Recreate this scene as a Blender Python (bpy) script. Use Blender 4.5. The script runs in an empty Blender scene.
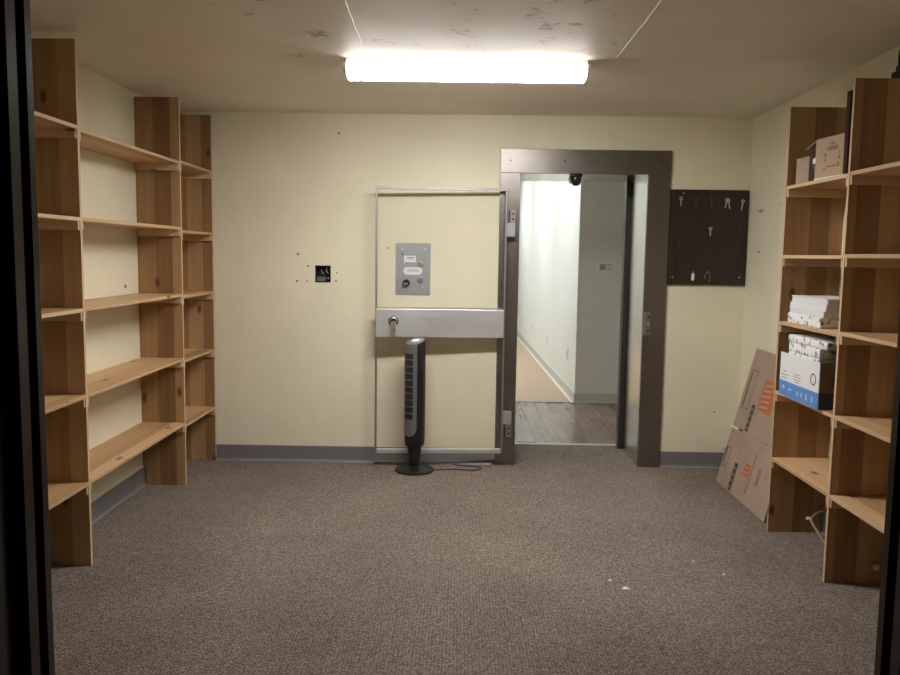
import bpy, bmesh, math, random
from mathutils import Vector, Matrix
random.seed(7)
S = bpy.context.scene
COL = S.collection
R = math.radians

# ------------------------------------------------------------------ camera
cam_d = bpy.data.cameras.new('camera')
cam = bpy.data.objects.new('camera', cam_d); COL.objects.link(cam)
F_PX = 811.27
cam_d.sensor_fit = 'HORIZONTAL'; cam_d.sensor_width = 36.0
cam_d.lens = F_PX / 900.0 * 36.0
cam_d.clip_start = 0.02; cam_d.clip_end = 100
pt, yw, rl = R(5.8433), R(-0.5308), R(0.8059)
right0 = Vector((math.cos(yw), -math.sin(yw), 0)); fh = Vector((math.sin(yw), math.cos(yw), 0))
fwd = fh * math.cos(pt) - Vector((0, 0, 1)) * math.sin(pt)
up0 = fh * math.sin(pt) + Vector((0, 0, 1)) * math.cos(pt)
right = right0 * math.cos(rl) + up0 * math.sin(rl)
up = -right0 * math.sin(rl) + up0 * math.cos(rl)
M3 = Matrix((right, up, -fwd)).transposed()
cam.matrix_world = Matrix.Translation((-0.0529, -5.9585, 1.5565)) @ M3.to_4x4()
S.camera = cam

# ------------------------------------------------------------------ world, exposure
wd = bpy.data.worlds.new('world'); S.world = wd; wd.use_nodes = True
wd.node_tree.nodes['Background'].inputs[0].default_value = (0.55, 0.6, 0.7, 1)
wd.node_tree.nodes['Background'].inputs[1].default_value = 0.004
S.view_settings.view_transform = 'Standard'; S.view_settings.look = 'None'
S.view_settings.gamma = 1.0; S.view_settings.use_curve_mapping = False
S.view_settings.exposure = 0.0
LENS_EMIT = 84.0       # ceiling fixture lens, underside
LENS_SIDE = 13.5        # its thicker prismatic sides
HALL_EMIT = 15.0       # hall ceiling panels

# ------------------------------------------------------------------ node helpers
def mat(name, base=(.5, .5, .5), rough=.6, metal=0.0, spec=.5):
    m = bpy.data.materials.new(name); m.use_nodes = True
    b = m.node_tree.nodes['Principled BSDF']
    b.inputs['Base Color'].default_value = (*base, 1)
    b.inputs['Roughness'].default_value = rough
    b.inputs['Metallic'].default_value = metal
    b.inputs['Specular IOR Level'].default_value = spec
    return m
class NT:
    def __init__(s, m): s.t = m.node_tree; s.b = s.t.nodes['Principled BSDF']
    def n(s, typ, **kw):
        x = s.t.nodes.new(typ)
        for k, v in kw.items(): setattr(x, k, v)
        return x
    def l(s, a, b): s.t.links.new(a, b)
    def coord(s, scale=(1, 1, 1), src='Object'):
        c = s.n('ShaderNodeTexCoord'); mp = s.n('ShaderNodeMapping')
        mp.inputs['Scale'].default_value = scale; s.l(c.outputs[src], mp.inputs[0]); return mp.outputs[0]
    def geo(s, scale=(1, 1, 1)):
        c = s.n('ShaderNodeNewGeometry'); mp = s.n('ShaderNodeMapping')
        mp.inputs['Scale'].default_value = scale; s.l(c.outputs['Position'], mp.inputs[0]); return mp.outputs[0]
    def noise(s, vec, scale, detail=3, rough=.55):
        x = s.n('ShaderNodeTexNoise'); s.l(vec, x.inputs['Vector'])
        x.inputs['Scale'].default_value = scale; x.inputs['Detail'].default_value = detail
        x.inputs['Roughness'].default_value = rough; return x.outputs['Fac']
    def ramp(s, fac, stops):
        x = s.n('ShaderNodeValToRGB'); e = x.color_ramp.elements
        while len(e) < len(stops): e.new(.5)
        for k, (p, c) in enumerate(stops):
            e[k].position = p; e[k].color = (*c, 1) if len(c) == 3 else c
        s.l(fac, x.inputs[0]); return x.outputs[0]
    def mix(s, fac, a, b, mode='MIX'):
        x = s.n('ShaderNodeMix', data_type='RGBA', blend_type=mode)
        for sock, v in ((x.inputs[0], fac), (x.inputs[6], a), (x.inputs[7], b)):
            if hasattr(v, 'is_linked'): s.l(v, sock)
            elif isinstance(v, (int, float)): sock.default_value = v
            else: sock.default_value = (*v, 1)
        return x.outputs[2]
    def math(s, op, a, b=0.0, c=0.0):
        x = s.n('ShaderNodeMath', operation=op)
        for i, v in enumerate((a, b, c)):
            if hasattr(v, 'is_linked'): s.l(v, x.inputs[i])
            else: x.inputs[i].default_value = v
        return x.outputs[0]
    def bump(s, h, strength, dist):
        x = s.n('ShaderNodeBump'); x.inputs['Strength'].default_value = strength
        x.inputs['Distance'].default_value = dist; s.l(h, x.inputs['Height'])
        s.l(x.outputs[0], s.b.inputs['Normal'])
    def color(s, c): s.l(c, s.b.inputs['Base Color'])
    def rough(s, c): s.l(c, s.b.inputs['Roughness'])

MAT = {}
def wall_paint(name, c, rough=.55, var=.06, bump=.15):
    m = mat(name, c, rough); t = NT(m); g = t.geo()
    n = t.noise(g, 1.7, 4); n2 = t.noise(g, 23, 3)
    d = tuple(x * (1 - var) for x in c); h = tuple(min(1, x * (1 + var * .6)) for x in c)
    cc = t.ramp(n, [(.3, d), (.7, h)])
    n3 = t.noise(g, 60, 2)
    sp = t.ramp(n2, [(.25, (.93, .92, .90)), (.4, (1, 1, 1))])
    t.color(t.mix(1.0, cc, sp, 'MULTIPLY')); t.bump(n3, bump, .002)
    return m
MAT['wall'] = wall_paint('cream_wall_paint', (.845, .797, .61))
MAT['hall_white'] = wall_paint('white_hall_paint', (.84, .86, .84), .5, .02, .08)
MAT['hall_grey'] = wall_paint('grey_hall_paint', (.84, .83, .79), .5, .02, .08)
MAT['plaster'] = mat('raw_plaster', (.82, .80, .74), .8)

m = mat('ceiling_paint', (.6, .56, .47), .5, spec=.8); t = NT(m); g = t.geo()
n = t.noise(g, 1.3, 5); n2 = t.noise(g, 5, 8, .72); n3 = t.noise(g, 55, 3)
c = t.ramp(n, [(.3, (.76, .70, .59)), (.7, (.85, .79, .68))])
sc = t.ramp(n2, [(.34, (.35, .33, .31)), (.42, (1, 1, 1))])
sx = t.n('ShaderNodeSeparateXYZ'); t.l(t.geo(), sx.inputs[0])
mk = t.math('MULTIPLY', t.math('LESS_THAN', t.math('ABSOLUTE', t.math('ADD', sx.outputs[0], t.math('MULTIPLY', n, .4))), .85), t.math('LESS_THAN', sx.outputs[1], -1.65))
t.color(t.mix(t.math('MULTIPLY', mk, .8), c, t.mix(1.0, c, sc, 'MULTIPLY')))
t.rough(t.ramp(n2, [(.3, (.68,) * 3), (.6, (.52,) * 3)]))
t.bump(t.math('ADD', n3, t.math('MULTIPLY', n2, 1.6)), .35, .004)
MAT['ceiling'] = m

m = mat('brown_loop_carpet', (.2, .17, .15), .95, spec=.15); t = NT(m); g = t.geo()
v = t.n('ShaderNodeTexVoronoi'); v.inputs['Scale'].default_value = 170; t.l(g, v.inputs['Vector'])
n = t.noise(g, 70, 4, .7); n2 = t.noise(g, 1.1, 3)
sep = t.n('ShaderNodeSeparateColor'); t.l(v.outputs['Color'], sep.inputs[0])
c = t.ramp(t.math('ADD', t.math('MULTIPLY', sep.outputs[0], .55), t.math('MULTIPLY', n, .45)),
           [(.2, (.125, .098, .082)), (.5, (.255, .208, .176)), (.8, (.43, .365, .315))])
sx = t.n('ShaderNodeSeparateXYZ'); t.l(t.geo(), sx.inputs[0])
rib = t.math('SINE', t.math('ADD', t.math('MULTIPLY', sx.outputs[0], 2 * math.pi / .0145), t.math('MULTIPLY', n, 3.0)))
c = t.mix(1.0, c, t.ramp(t.math('MULTIPLY_ADD', rib, .5, .5), [(0, (.86, .86, .86)), (1, (1.12, 1.12, 1.12))]), 'MULTIPLY')
big = t.ramp(n2, [(.35, (.86, .85, .85)), (.65, (1.08, 1.07, 1.05))])
t.color(t.mix(1.0, c, big, 'MULTIPLY'))
t.bump(t.math('ADD', t.math('MULTIPLY', v.outputs['Distance'], -1.5), n), .8, .006)
MAT['carpet'] = m
m = mat('tan_hall_carpet', (.5, .36, .25), .95, spec=.1); t = NT(m); g = t.geo()
n = t.noise(g, 40, 4, .7); t.color(t.ramp(n, [(.3, (.42, .32, .235)), (.7, (.58, .46, .35))])); t.bump(n, .5, .004)
MAT['hall_carpet'] = m

def wood(name, lo, mid, hi, stave=.115, rough=.5):
    m = mat(name, mid, rough); t = NT(m)
    uv = t.n('ShaderNodeUVMap'); sp = t.n('ShaderNodeSeparateXYZ'); t.l(uv.outputs[0], sp.inputs[0])
    oi = t.n('ShaderNodeObjectInfo'); rnd = oi.outputs['Random']
    u, vv = sp.outputs[0], sp.outputs[1]
    off = t.math('MULTIPLY', rnd, 37.0)
    stv = t.math('FLOOR', t.math('ADD', t.math('DIVIDE', vv, stave), t.math('MULTIPLY', rnd, 3.0)))
    wn = t.n('ShaderNodeTexWhiteNoise', noise_dimensions='2D'); cb = t.n('ShaderNodeCombineXYZ')
    t.l(stv, cb.inputs[0]); t.l(off, cb.inputs[1]); t.l(cb.outputs[0], wn.inputs['Vector'])
    tone = wn.outputs['Value']
    c1 = t.n('ShaderNodeCombineXYZ'); t.l(t.math('MULTIPLY', u, 1.6), c1.inputs[0])
    t.l(t.math('MULTIPLY', vv, 38.0), c1.inputs[1]); t.l(t.math('ADD', off, t.math('MULTIPLY', stv, 5.3)), c1.inputs[2])
    gr = t.noise(c1.outputs[0], 1.0, 5, .6)
    c2 = t.n('ShaderNodeCombineXYZ'); t.l(t.math('MULTIPLY', u, .8), c2.inputs[0])
    t.l(t.math('MULTIPLY', vv, 9.0), c2.inputs[1]); t.l(off, c2.inputs[2])
    br = t.noise(c2.outputs[0], 1.0, 2)
    f = t.math('ADD', t.math('ADD', t.math('MULTIPLY', tone, .42), t.math('MULTIPLY', gr, .32)), t.math('MULTIPLY', br, .34))
    col = t.ramp(f, [(.28, lo), (.55, mid), (.82, hi)])
    # knots
    c3 = t.n('ShaderNodeCombineXYZ'); t.l(t.math('MULTIPLY', u, 2.6), c3.inputs[0])
    t.l(t.math('MULTIPLY', vv, 5.5), c3.inputs[1]); t.l(off, c3.inputs[2])
    vo = t.n('ShaderNodeTexVoronoi', voronoi_dimensions='2D'); vo.inputs['Scale'].default_value = 1.0
    vofs = t.n('ShaderNodeVectorMath', operation='ADD'); t.l(c3.outputs[0], vofs.inputs[0])
    cbo = t.n('ShaderNodeCombineXYZ'); t.l(off, cbo.inputs[0]); t.l(off, cbo.inputs[1]); t.l(cbo.outputs[0], vofs.inputs[1])
    t.l(vofs.outputs[0], vo.inputs['Vector'])
    sc = t.n('ShaderNodeSeparateColor'); t.l(vo.outputs['Color'], sc.inputs[0])
    gate = t.math('GREATER_THAN', sc.outputs[0], .68)
    kn = t.math('MULTIPLY', gate, t.math('SUBTRACT', 1.0, t.n('ShaderNodeMath').outputs[0] if False else t.ramp(vo.outputs['Distance'], [(.05, (0, 0, 0)), (.11, (1, 1, 1))])))
    col = t.mix(t.math('MULTIPLY', kn, .85), col, (.085, .036, .014))
    t.color(col); t.bump(gr, .12, .001)
    return m
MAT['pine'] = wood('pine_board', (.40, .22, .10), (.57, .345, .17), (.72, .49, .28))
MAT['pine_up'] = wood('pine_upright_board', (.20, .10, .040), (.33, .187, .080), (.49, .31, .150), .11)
MAT['cleat'] = wood('pine_cleat', (.48, .31, .17), (.60, .41, .24), (.70, .52, .33), .5)

m = mat('vinyl_plank', (.3, .25, .22), .22); t = NT(m)
g = t.geo((14, 1.2, 1)); oi = t.n('ShaderNodeObjectInfo')
n = t.noise(g, 1.6, 5, .65)
c = t.ramp(n, [(.3, (.19, .132, .105)), (.7, (.29, .212, .172))])
tone = t.ramp(oi.outputs['Random'], [(0, (.78, .78, .78)), (1, (1.15, 1.13, 1.1))])
t.color(t.mix(1.0, c, tone, 'MULTIPLY')); MAT['plank'] = m

def steel(name, c, rough, metal=1.0, stretch=(1, 1, 60), s2=.08):
    m = mat(name, c, rough, metal); t = NT(m); g = t.geo(stretch)
    n = t.noise(g, 3, 4); n2 = t.noise(t.geo(), 2.5, 4)
    t.rough(t.ramp(n, [(.3, (rough - s2,) * 3), (.7, (rough + s2,) * 3)]))
    d = tuple(x * .82 for x in c)
    t.color(t.ramp(n2, [(.3, d), (.7, c)])); return m
MAT['frame_steel'] = steel('brown_tinted_steel', (.275, .252, .235), .34, .95, (25, 25, .4), .02)
MAT['jamb_steel'] = steel('bright_jamb_steel', (.66, .63, .58), .24, 1.0, (25, 25, .4), .03)
MAT['alu'] = steel('brushed_aluminium', (.80, .80, .82), .42, .75, (1, 1, 60))
MAT['alu_dull'] = steel('dull_aluminium_bar', (.38, .365, .35), .45, .85, (40, 40, 40))
MAT['plate'] = steel('satin_grey_plate', (.46, .47, .50), .5, .6, (1, 1, 60))
MAT['chrome'] = mat('chrome', (.8, .8, .8), .12, 1.0)
MAT['screw'] = mat('screw_zinc', (.75, .74, .72), .35, 1.0)
MAT['dark_stop'] = mat('dark_parts_and_shade', (.035, .028, .025), .5)
MAT['vinyl_base'] = mat('grey_vinyl_base', (.20, .19, .20), .45)
MAT['hall_base'] = mat('hall_grey_base', (.60, .59, .55), .5)
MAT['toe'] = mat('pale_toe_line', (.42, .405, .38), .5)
MAT['black_gloss'] = mat('gloss_black_enamel', (.008, .009, .009), .22)
MAT['black_plastic'] = mat('black_plastic', (.012, .012, .013), .28)
MAT['black_matte'] = mat('black_matte', (.01, .01, .01), .7)
MAT['silver_plastic'] = mat('silver_plastic', (.20, .20, .215), .35, .4)
MAT['grille'] = mat('dark_grille', (.055, .055, .06), .5)
MAT['white_plastic'] = mat('white_plastic', (.86, .86, .84), .4)
MAT['label_white'] = mat('label_white', (.85, .86, .88), .4)
MAT['ink'] = mat('dark_ink', (.05, .05, .055), .7)
MAT['grey_ink'] = mat('grey_ink', (.42, .43, .45), .7)
MAT['orange_ink'] = mat('orange_ink', (.52, .14, .06), .7)
MAT['blue_ink'] = mat('blue_ink', (.10, .27, .66), .5)
MAT['navy_ink'] = mat('navy_ink', (.03, .05, .10), .5)
MAT['paper'] = mat('white_paper', (.84, .84, .86), .7)
MAT['carton_white'] = mat('carton_white', (.80, .79, .82), .55)
MAT['tan_cord'] = mat('tan_cord', (.45, .33, .22), .6)
MAT['brass'] = mat('worn_brass', (.62, .50, .34), .35, .8)
MAT['hook_dark'] = mat('tarnished_hook', (.12, .085, .06), .4, .6)
MAT['wire'] = mat('bare_wire', (.6, .6, .6), .4)
MAT['dark_board'] = mat('dark_brown_board', (.04, .018, .012), .75, spec=.2)

m = mat('dark_keyboard_wood', (.035, .02, .017), .42); t = NT(m); g = t.geo((3, 3, 40)); n = t.noise(g, 1.2, 4)
g2 = t.noise(t.geo((60, 3, 1.5)), 1, 4)
t.color(t.ramp(g2, [(.3, (.022, .011, .010)), (.7, (.042, .024, .021))])); MAT['keyboard'] = m
def cardboard(name, c):
    m = mat(name, c, .8, spec=.2); t = NT(m); g = t.geo()
    n = t.noise(g, 6, 4); k = tuple(x * .86 for x in c); t.color(t.ramp(n, [(.3, k), (.7, c)])); return m
MAT['card'] = cardboard('brown_cardboard', (.43, .325, .245))
MAT['card_pale'] = cardboard('pale_cardboard', (.50, .37, .25))
MAT['card_dark'] = cardboard('brown_carton_side', (.30, .21, .145))
m = mat('printed_wrapper', (.85, .85, .86), .45); t = NT(m); g = t.geo((1, 1, 1))
v = t.n('ShaderNodeTexVoronoi'); v.inputs['Scale'].default_value = 32; t.l(g, v.inputs['Vector'])
n = t.noise(g, 90, 3, .7)
f = t.math('ADD', v.outputs['Distance'], t.math('MULTIPLY', t.math('SUBTRACT', n, .5), .5))
t.color(t.ramp(f, [(.26, (.20, .21, .22)), (.40, (.86, .86, .87))])); MAT['wrapper'] = m
m = mat('pane_acrylic', (.9, .9, .9), .05)
nt = m.node_tree; nt.nodes.remove(nt.nodes['Principled BSDF'])
out = [x for x in nt.nodes if x.type == 'OUTPUT_MATERIAL'][0]
tr = nt.nodes.new('ShaderNodeBsdfTransparent'); tr.inputs[0].default_value = (.985, .985, .98, 1)
gl = nt.nodes.new('ShaderNodeBsdfGlossy'); gl.inputs['Roughness'].default_value = .08
mx = nt.nodes.new('ShaderNodeMixShader')
mx.inputs[0].default_value = .025; nt.links.new(tr.outputs[0], mx.inputs[1]); nt.links.new(gl.outputs[0], mx.inputs[2])
nt.links.new(mx.outputs[0], out.inputs[0]); MAT['acrylic'] = m
def emit(name, c, s):
    m = mat(name, c, .4); b = m.node_tree.nodes['Principled BSDF']
    b.inputs['Emission Color'].default_value = (*c, 1); b.inputs['Emission Strength'].default_value = s; return m
MAT['lens'] = emit('lit_lens', (1.0, .975, .945), LENS_EMIT)
MAT['lens_side'] = emit('lit_lens_side', (1.0, .97, .94), LENS_SIDE)
MAT['hall_lens'] = emit('lit_hall_panel', (.97, 1.0, .97), HALL_EMIT)

# ------------------------------------------------------------------ object helpers
LOC = {}
def tag(o, label=None, cat=None, group=None, kind=None):
    if label: o['label'] = label
    if cat: o['category'] = cat
    if group: o['group'] = group
    if kind: o['kind'] = kind
    return o
def thing(name, label, cat, loc=(0, 0, 0), group=None, kind=None, rotz=0, rot=None):
    o = bpy.data.objects.new(name, None); COL.objects.link(o); o.empty_display_size = .1
    o.location = loc; o.rotation_euler = rot or (0, 0, rotz)
    LOC[o.name] = Vector((0, 0, 0)) if (rotz or rot) else Vector(loc)   # rotated things: children in local coordinates
    return tag(o, label, cat, group, kind)
def link_mesh(name, me, material, parent, loc):
    o = bpy.data.objects.new(name, me); COL.objects.link(o)
    if parent is not None:
        o.parent = parent; o.location = Vector(loc) - LOC[parent.name]
    else: o.location = loc
    LOC[o.name] = Vector(loc)
    return o
def obj(name, bm, material, parent=None, smooth=False, kind=None):
    xs = [v.co for v in bm.verts]
    lo = Vector((min(v.x for v in xs), min(v.y for v in xs), min(v.z for v in xs)))
    hi = Vector((max(v.x for v in xs), max(v.y for v in xs), max(v.z for v in xs)))
    c = (lo + hi) / 2
    bmesh.ops.translate(bm, verts=bm.verts, vec=-c)
    bmesh.ops.recalc_face_normals(bm, faces=bm.faces)
    me = bpy.data.meshes.new(name); bm.to_mesh(me); bm.free()
    me.materials.append(MAT[material] if isinstance(material, str) else material)
    if smooth:
        for p in me.polygons: p.use_smooth = True
        me.set_sharp_from_angle(angle=R(35))
    o = link_mesh(name, me, None, parent, c)
    if kind: o['kind'] = kind
    return o
def bx(bm, lo, hi, bev=0.0, segs=1):
    lo = Vector(lo); hi = Vector(hi)
    r = bmesh.ops.create_cube(bm, size=1.0); vs = r['verts']
    d = hi - lo; c = (lo + hi) / 2
    for v in vs: v.co = Vector((v.co.x * d.x, v.co.y * d.y, v.co.z * d.z)) + c
    if bev > 0:
        es = list({e for v in vs for e in v.link_edges})
        bmesh.ops.bevel(bm, geom=es, offset=min(bev, min(abs(d.x), abs(d.y), abs(d.z)) * .45), segments=segs, affect='EDGES', profile=.5)
    return bm
def box(lo, hi, bev=0.0, segs=1): return bx(bmesh.new(), lo, hi, bev, segs)
def cyl(bm, p0, p1, r0, r1=None, n=16, cap=True):
    r1 = r0 if r1 is None else r1
    p0 = Vector(p0); p1 = Vector(p1); d = (p1 - p0).normalized()
    a = d.orthogonal().normalized(); b = d.cross(a)
    A = []; B = []
    for k in range(n):
        t = 2 * math.pi * k / n; w = a * math.cos(t) + b * math.sin(t)
        A.append(bm.verts.new(p0 + w * r0)); B.append(bm.verts.new(p1 + w * r1))
    for k in range(n): bm.faces.new((A[k], A[(k + 1) % n], B[(k + 1) % n], B[k]))
    if cap: bm.faces.new(A[::-1]); bm.faces.new(B)
    return bm
def tube(bm, pts, r, n=8, cap=True):
    pts = [Vector(p) for p in pts]; rings = []
    a = None
    for i, p in enumerate(pts):
        d = (pts[min(i + 1, len(pts) - 1)] - pts[max(i - 1, 0)]).normalized()
        a = d.orthogonal().normalized() if a is None else (a - d * a.dot(d)).normalized()
        b = d.cross(a)
        rings.append([bm.verts.new(p + (a * math.cos(2 * math.pi * k / n) + b * math.sin(2 * math.pi * k / n)) * r) for k in range(n)])
    for A, B in zip(rings, rings[1:]):
        for k in range(n): bm.faces.new((A[k], A[(k + 1) % n], B[(k + 1) % n], B[k]))
    if cap: bm.faces.new(rings[0][::-1]); bm.faces.new(rings[-1])
    return bm
def smooth_path(pts, k=8):
    pts = [Vector(p) for p in pts]; out = []
    for i in range(len(pts) - 1):
        p0 = pts[max(i - 1, 0)]; p1 = pts[i]; p2 = pts[i + 1]; p3 = pts[min(i + 2, len(pts) - 1)]
        for j in range(k):
            t = j / k
            out.append(.5 * ((2 * p1) + (p2 - p0) * t + (2 * p0 - 5 * p1 + 4 * p2 - p3) * t * t + (3 * p1 - p0 - 3 * p2 + p3) * t ** 3))
    out.append(pts[-1]); return out
def lathe(bm, prof, c=(0, 0, 0), n=32, sx=1, sy=1):
    c = Vector(c); rings = []
    for r, z in prof:
        rings.append([bm.verts.new(c + Vector((r * sx * math.cos(2 * math.pi * k / n), r * sy * math.sin(2 * math.pi * k / n), z))) for k in range(n)])
    for A, B in zip(rings, rings[1:]):
        for k in range(n): bm.faces.new((A[k], A[(k + 1) % n], B[(k + 1) % n], B[k]))
    bm.faces.new(rings[0][::-1]); bm.faces.new(rings[-1]); return bm
def prism(bm, poly, axis, a, b):
    """extrude a 2D polygon along an axis from a to b"""
    def P(u, v, w): return {'x': (w, u, v), 'y': (u, w, v), 'z': (u, v, w)}[axis]
    A = [bm.verts.new(P(u, v, a)) for u, v in poly]; B = [bm.verts.new(P(u, v, b)) for u, v in poly]
    n = len(poly)
    for k in range(n): bm.faces.new((A[k], A[(k + 1) % n], B[(k + 1) % n], B[k]))
    bm.faces.new(A[::-1]); bm.faces.new(B); return bm
def struct(name, bm, m, parent=None, label=None):
    o = obj(name, bm, m, parent)
    if parent is None: o['kind'] = 'structure'
    if label: o['label'] = label
    return o
def uv_board(bm, axis):
    """uv in metres: u along the grain, v across"""
    uvl = bm.loops.layers.uv.new('UVMap')
    oth = [k for k in (0, 1, 2) if k != axis]
    for f in bm.faces:
        for lp in f.loops:
            co = lp.vert.co; lp[uvl].uv = (co[axis], co[oth[0]] + co[oth[1]])
def board(name, lo, hi, axis, parent, m, bev=.0015):
    bm = box(lo, hi, bev); uv_board(bm, axis); return obj(name, bm, m, parent)

# ------------------------------------------------------------------ the room
H = 2.557
XWL, XWR = -2.135, 2.040            # side walls
def xwr(y): return XWR - .016 * y    # the right wall runs slightly askew
YF = -5.05                          # inner face of the front wall
TW = .64                            # vault wall thickness
OX0, OX1, OZ = .385, 1.303, 2.148   # doorway opening

struct('floor', box((-2.35, -7.5, -.12), (2.25, TW, 0)), 'carpet', label='grey-brown speckled loop carpet floor')
bm = bmesh.new(); cxs = [-2.35, .75, 2.04, 2.35]; cys = [-7.5, -2.1, 0, TW]; CV = {}
for i, x in enumerate(cxs):
    for j, y in enumerate(cys):
        dz = .045 * min(1, max(0, (x - .75) / 1.29)) * min(1, max(0, -y / 2.1))      # slab rises a little towards the right wall
        for k, z in enumerate((H + dz, H + .2)): CV[i, j, k] = bm.verts.new((x, y, z))
for i in range(3):
    for j in range(3):
        for k in (0, 1): bm.faces.new([CV[i + a, j + b_, k] for a, b_ in ((0, 0), (1, 0), (1, 1), (0, 1))])
for i in range(3):
    for j in (0, 3): bm.faces.new((CV[i, j, 0], CV[i + 1, j, 0], CV[i + 1, j, 1], CV[i, j, 1]))
for j in range(3):
    for i in (0, 3): bm.faces.new((CV[i, j, 0], CV[i, j + 1, 0], CV[i, j + 1, 1], CV[i, j, 1]))
struct('ceiling', bm, 'ceiling', label='beige painted concrete ceiling with scuffs')
struct('wall_left', box((XWL - .15, -7.5, 0), (XWL, 0, H)), 'wall')
struct('wall_right', prism(bmesh.new(), [(XWR, 0), (xwr(-7.5), -7.5), (xwr(-7.5) + .15, -7.5), (XWR + .2, 0)], 'z', 0, H + .06), 'wall')
# back wall, solid round the doorway and round the open outlet hole
HX0, HX1, HZ0, HZ1, HD = -1.105, -.990, 1.338, 1.464, .075
bm = bmesh.new(); XA, XB = -2.35, 2.25
xs = [XA, HX0, HX1, OX0 - .03, OX1 + .03, XB]; zs = [0, HZ0, HZ1, OZ + .03, H]
def grid_wall(bm, xs, zs, skip, y, inv):
    V = {}
    for i in range(len(xs)):
        for j in range(len(zs)): V[i, j] = bm.verts.new((xs[i], y, zs[j]))
    for i in range(len(xs) - 1):
        for j in range(len(zs) - 1):
            if (i, j) in skip: continue
            q = (V[i, j], V[i + 1, j], V[i + 1, j + 1], V[i, j + 1]); bm.faces.new(q if not inv else q[::-1])
    return V
door_cells = {(3, 0), (3, 1), (3, 2)}
A = grid_wall(bm, xs, zs, door_cells | {(1, 1)}, 0.0, False)
B = grid_wall(bm, xs, zs, door_cells, TW, True)
def strip(keys):
    for (a, b) in zip(keys, keys[1:]): bm.faces.new((A[a], A[b], B[b], B[a]))
nI, nJ = len(xs) - 1, len(zs) - 1
strip([(0, j) for j in range(nJ + 1)]); strip([(i, nJ) for i in range(nI + 1)]); strip([(nI, j) for j in range(nJ, -1, -1)])
strip([(i, 0) for i in range(0, 4)]); strip([(3, 0), (3, 1), (3, 2), (3, 3), (4, 3), (4, 2), (4, 1), (4, 0)]); strip([(4, 0), (5, 0)])
C_ = [bm.verts.new((x, HD, z)) for x, z in ((HX0, HZ0), (HX1, HZ0), (HX1, HZ1), (HX0, HZ1))]
K = [A[1, 1], A[2, 1], A[2, 2], A[1, 2]]
for k in range(4): bm.faces.new((K[k], K[(k + 1) % 4], C_[(k + 1) % 4], C_[k]))
bm.faces.new(C_)
back = struct('wall_back', bm, 'wall', label='cream painted back wall')

# front wall with the black-framed entrance the camera looks through
JX0, JX1 = -.502, .418
fw = bmesh.new()
bx(fw, (-2.35, YF - .12, 0), (JX0 - .07, YF, H)); bx(fw, (JX1 + .07, YF - .12, 0), (2.2, YF, H + .05)); bx(fw, (JX0 - .07, YF - .12, 2.12), (JX1 + .07, YF, H))
struct('wall_front', fw, 'wall')
fr = thing('door_2', 'gloss black steel entrance door frame', None, ((JX0 + JX1) / 2, -5.12, 0), kind='structure')
def jamb_poly(s, x):        # stepped hollow-metal profile; s=+1 towards the opening
    y0 = -5.09
    return [(x, y0), (x, y0 - .012), (x - s * .006, y0 - .014), (x - s * .006, y0 - .030), (x + s * .002, y0 - .034), (x + s * .002, y0 - .052),
            (x - s * .010, y0 - .055), (x - s * .010, y0 - .085), (x - s * .002, y0 - .09), (x - s * .002, y0 - .14), (x - s * .095, y0 - .14), (x - s * .095, y0 - .128), (x - s * .07, y0 - .128), (x - s * .07, y0 + .028), (x - s * .06, y0 + .045), (x - s * .029, y0 + .045), (x - s * .018, y0 + .03)]
obj('frame_post', prism(bmesh.new(), jamb_poly(1, JX0), 'z', 0, 2.12), 'black_gloss', fr)
obj('frame_post', prism(bmesh.new(), jamb_poly(-1, JX1), 'z', 0, 2.12), 'black_gloss', fr)
obj('frame_head', box((JX0 + .003, -5.2, 2.05), (JX1 - .003, -5.055, 2.12), .003), 'black_gloss', fr)

# baseboards
def cove(name, p0, p1, nrm, h=.116, m='vinyl_base', parent=None):
    """vinyl cove base: thin sheet that curls out into a toe"""
    p0 = Vector(p0); p1 = Vector(p1); n = Vector(nrm)
    prof = [(0, 0), (.016, 0), (.016, .003), (.011, .009), (.0075, .02), (.0065, h - .003), (.004, h), (0, h)]
    bm = bmesh.new()
    A = [bm.verts.new(p0 + n * a + Vector((0, 0, z))) for a, z in prof]; B = [bm.verts.new(p1 + n * a + Vector((0, 0, z))) for a, z in prof]
    k = len(prof)
    for i in range(k): bm.faces.new((A[i], A[(i + 1) % k], B[(i + 1) % k], B[i]))
    bm.faces.new(A[::-1]); bm.faces.new(B)
    o = struct(name, bm, m, parent)
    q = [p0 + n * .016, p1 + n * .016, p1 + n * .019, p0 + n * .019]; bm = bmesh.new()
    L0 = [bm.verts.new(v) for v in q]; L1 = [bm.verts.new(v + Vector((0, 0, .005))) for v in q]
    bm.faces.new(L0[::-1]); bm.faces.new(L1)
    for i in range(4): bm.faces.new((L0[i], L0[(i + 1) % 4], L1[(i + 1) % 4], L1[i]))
    obj('toe_highlight', bm, 'toe', o)  # pale strip painting in the highlight along the toe
    return o
FX0, FX1 = .238, 1.466      # outer edges of the steel door frame
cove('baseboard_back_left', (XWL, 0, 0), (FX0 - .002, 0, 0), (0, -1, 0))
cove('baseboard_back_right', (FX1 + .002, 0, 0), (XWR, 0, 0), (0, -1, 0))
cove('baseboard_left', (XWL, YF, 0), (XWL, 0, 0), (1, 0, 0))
cove('baseboard_right', (xwr(YF), YF, 0), (XWR, 0, 0), (-1, 0, 0))

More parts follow.
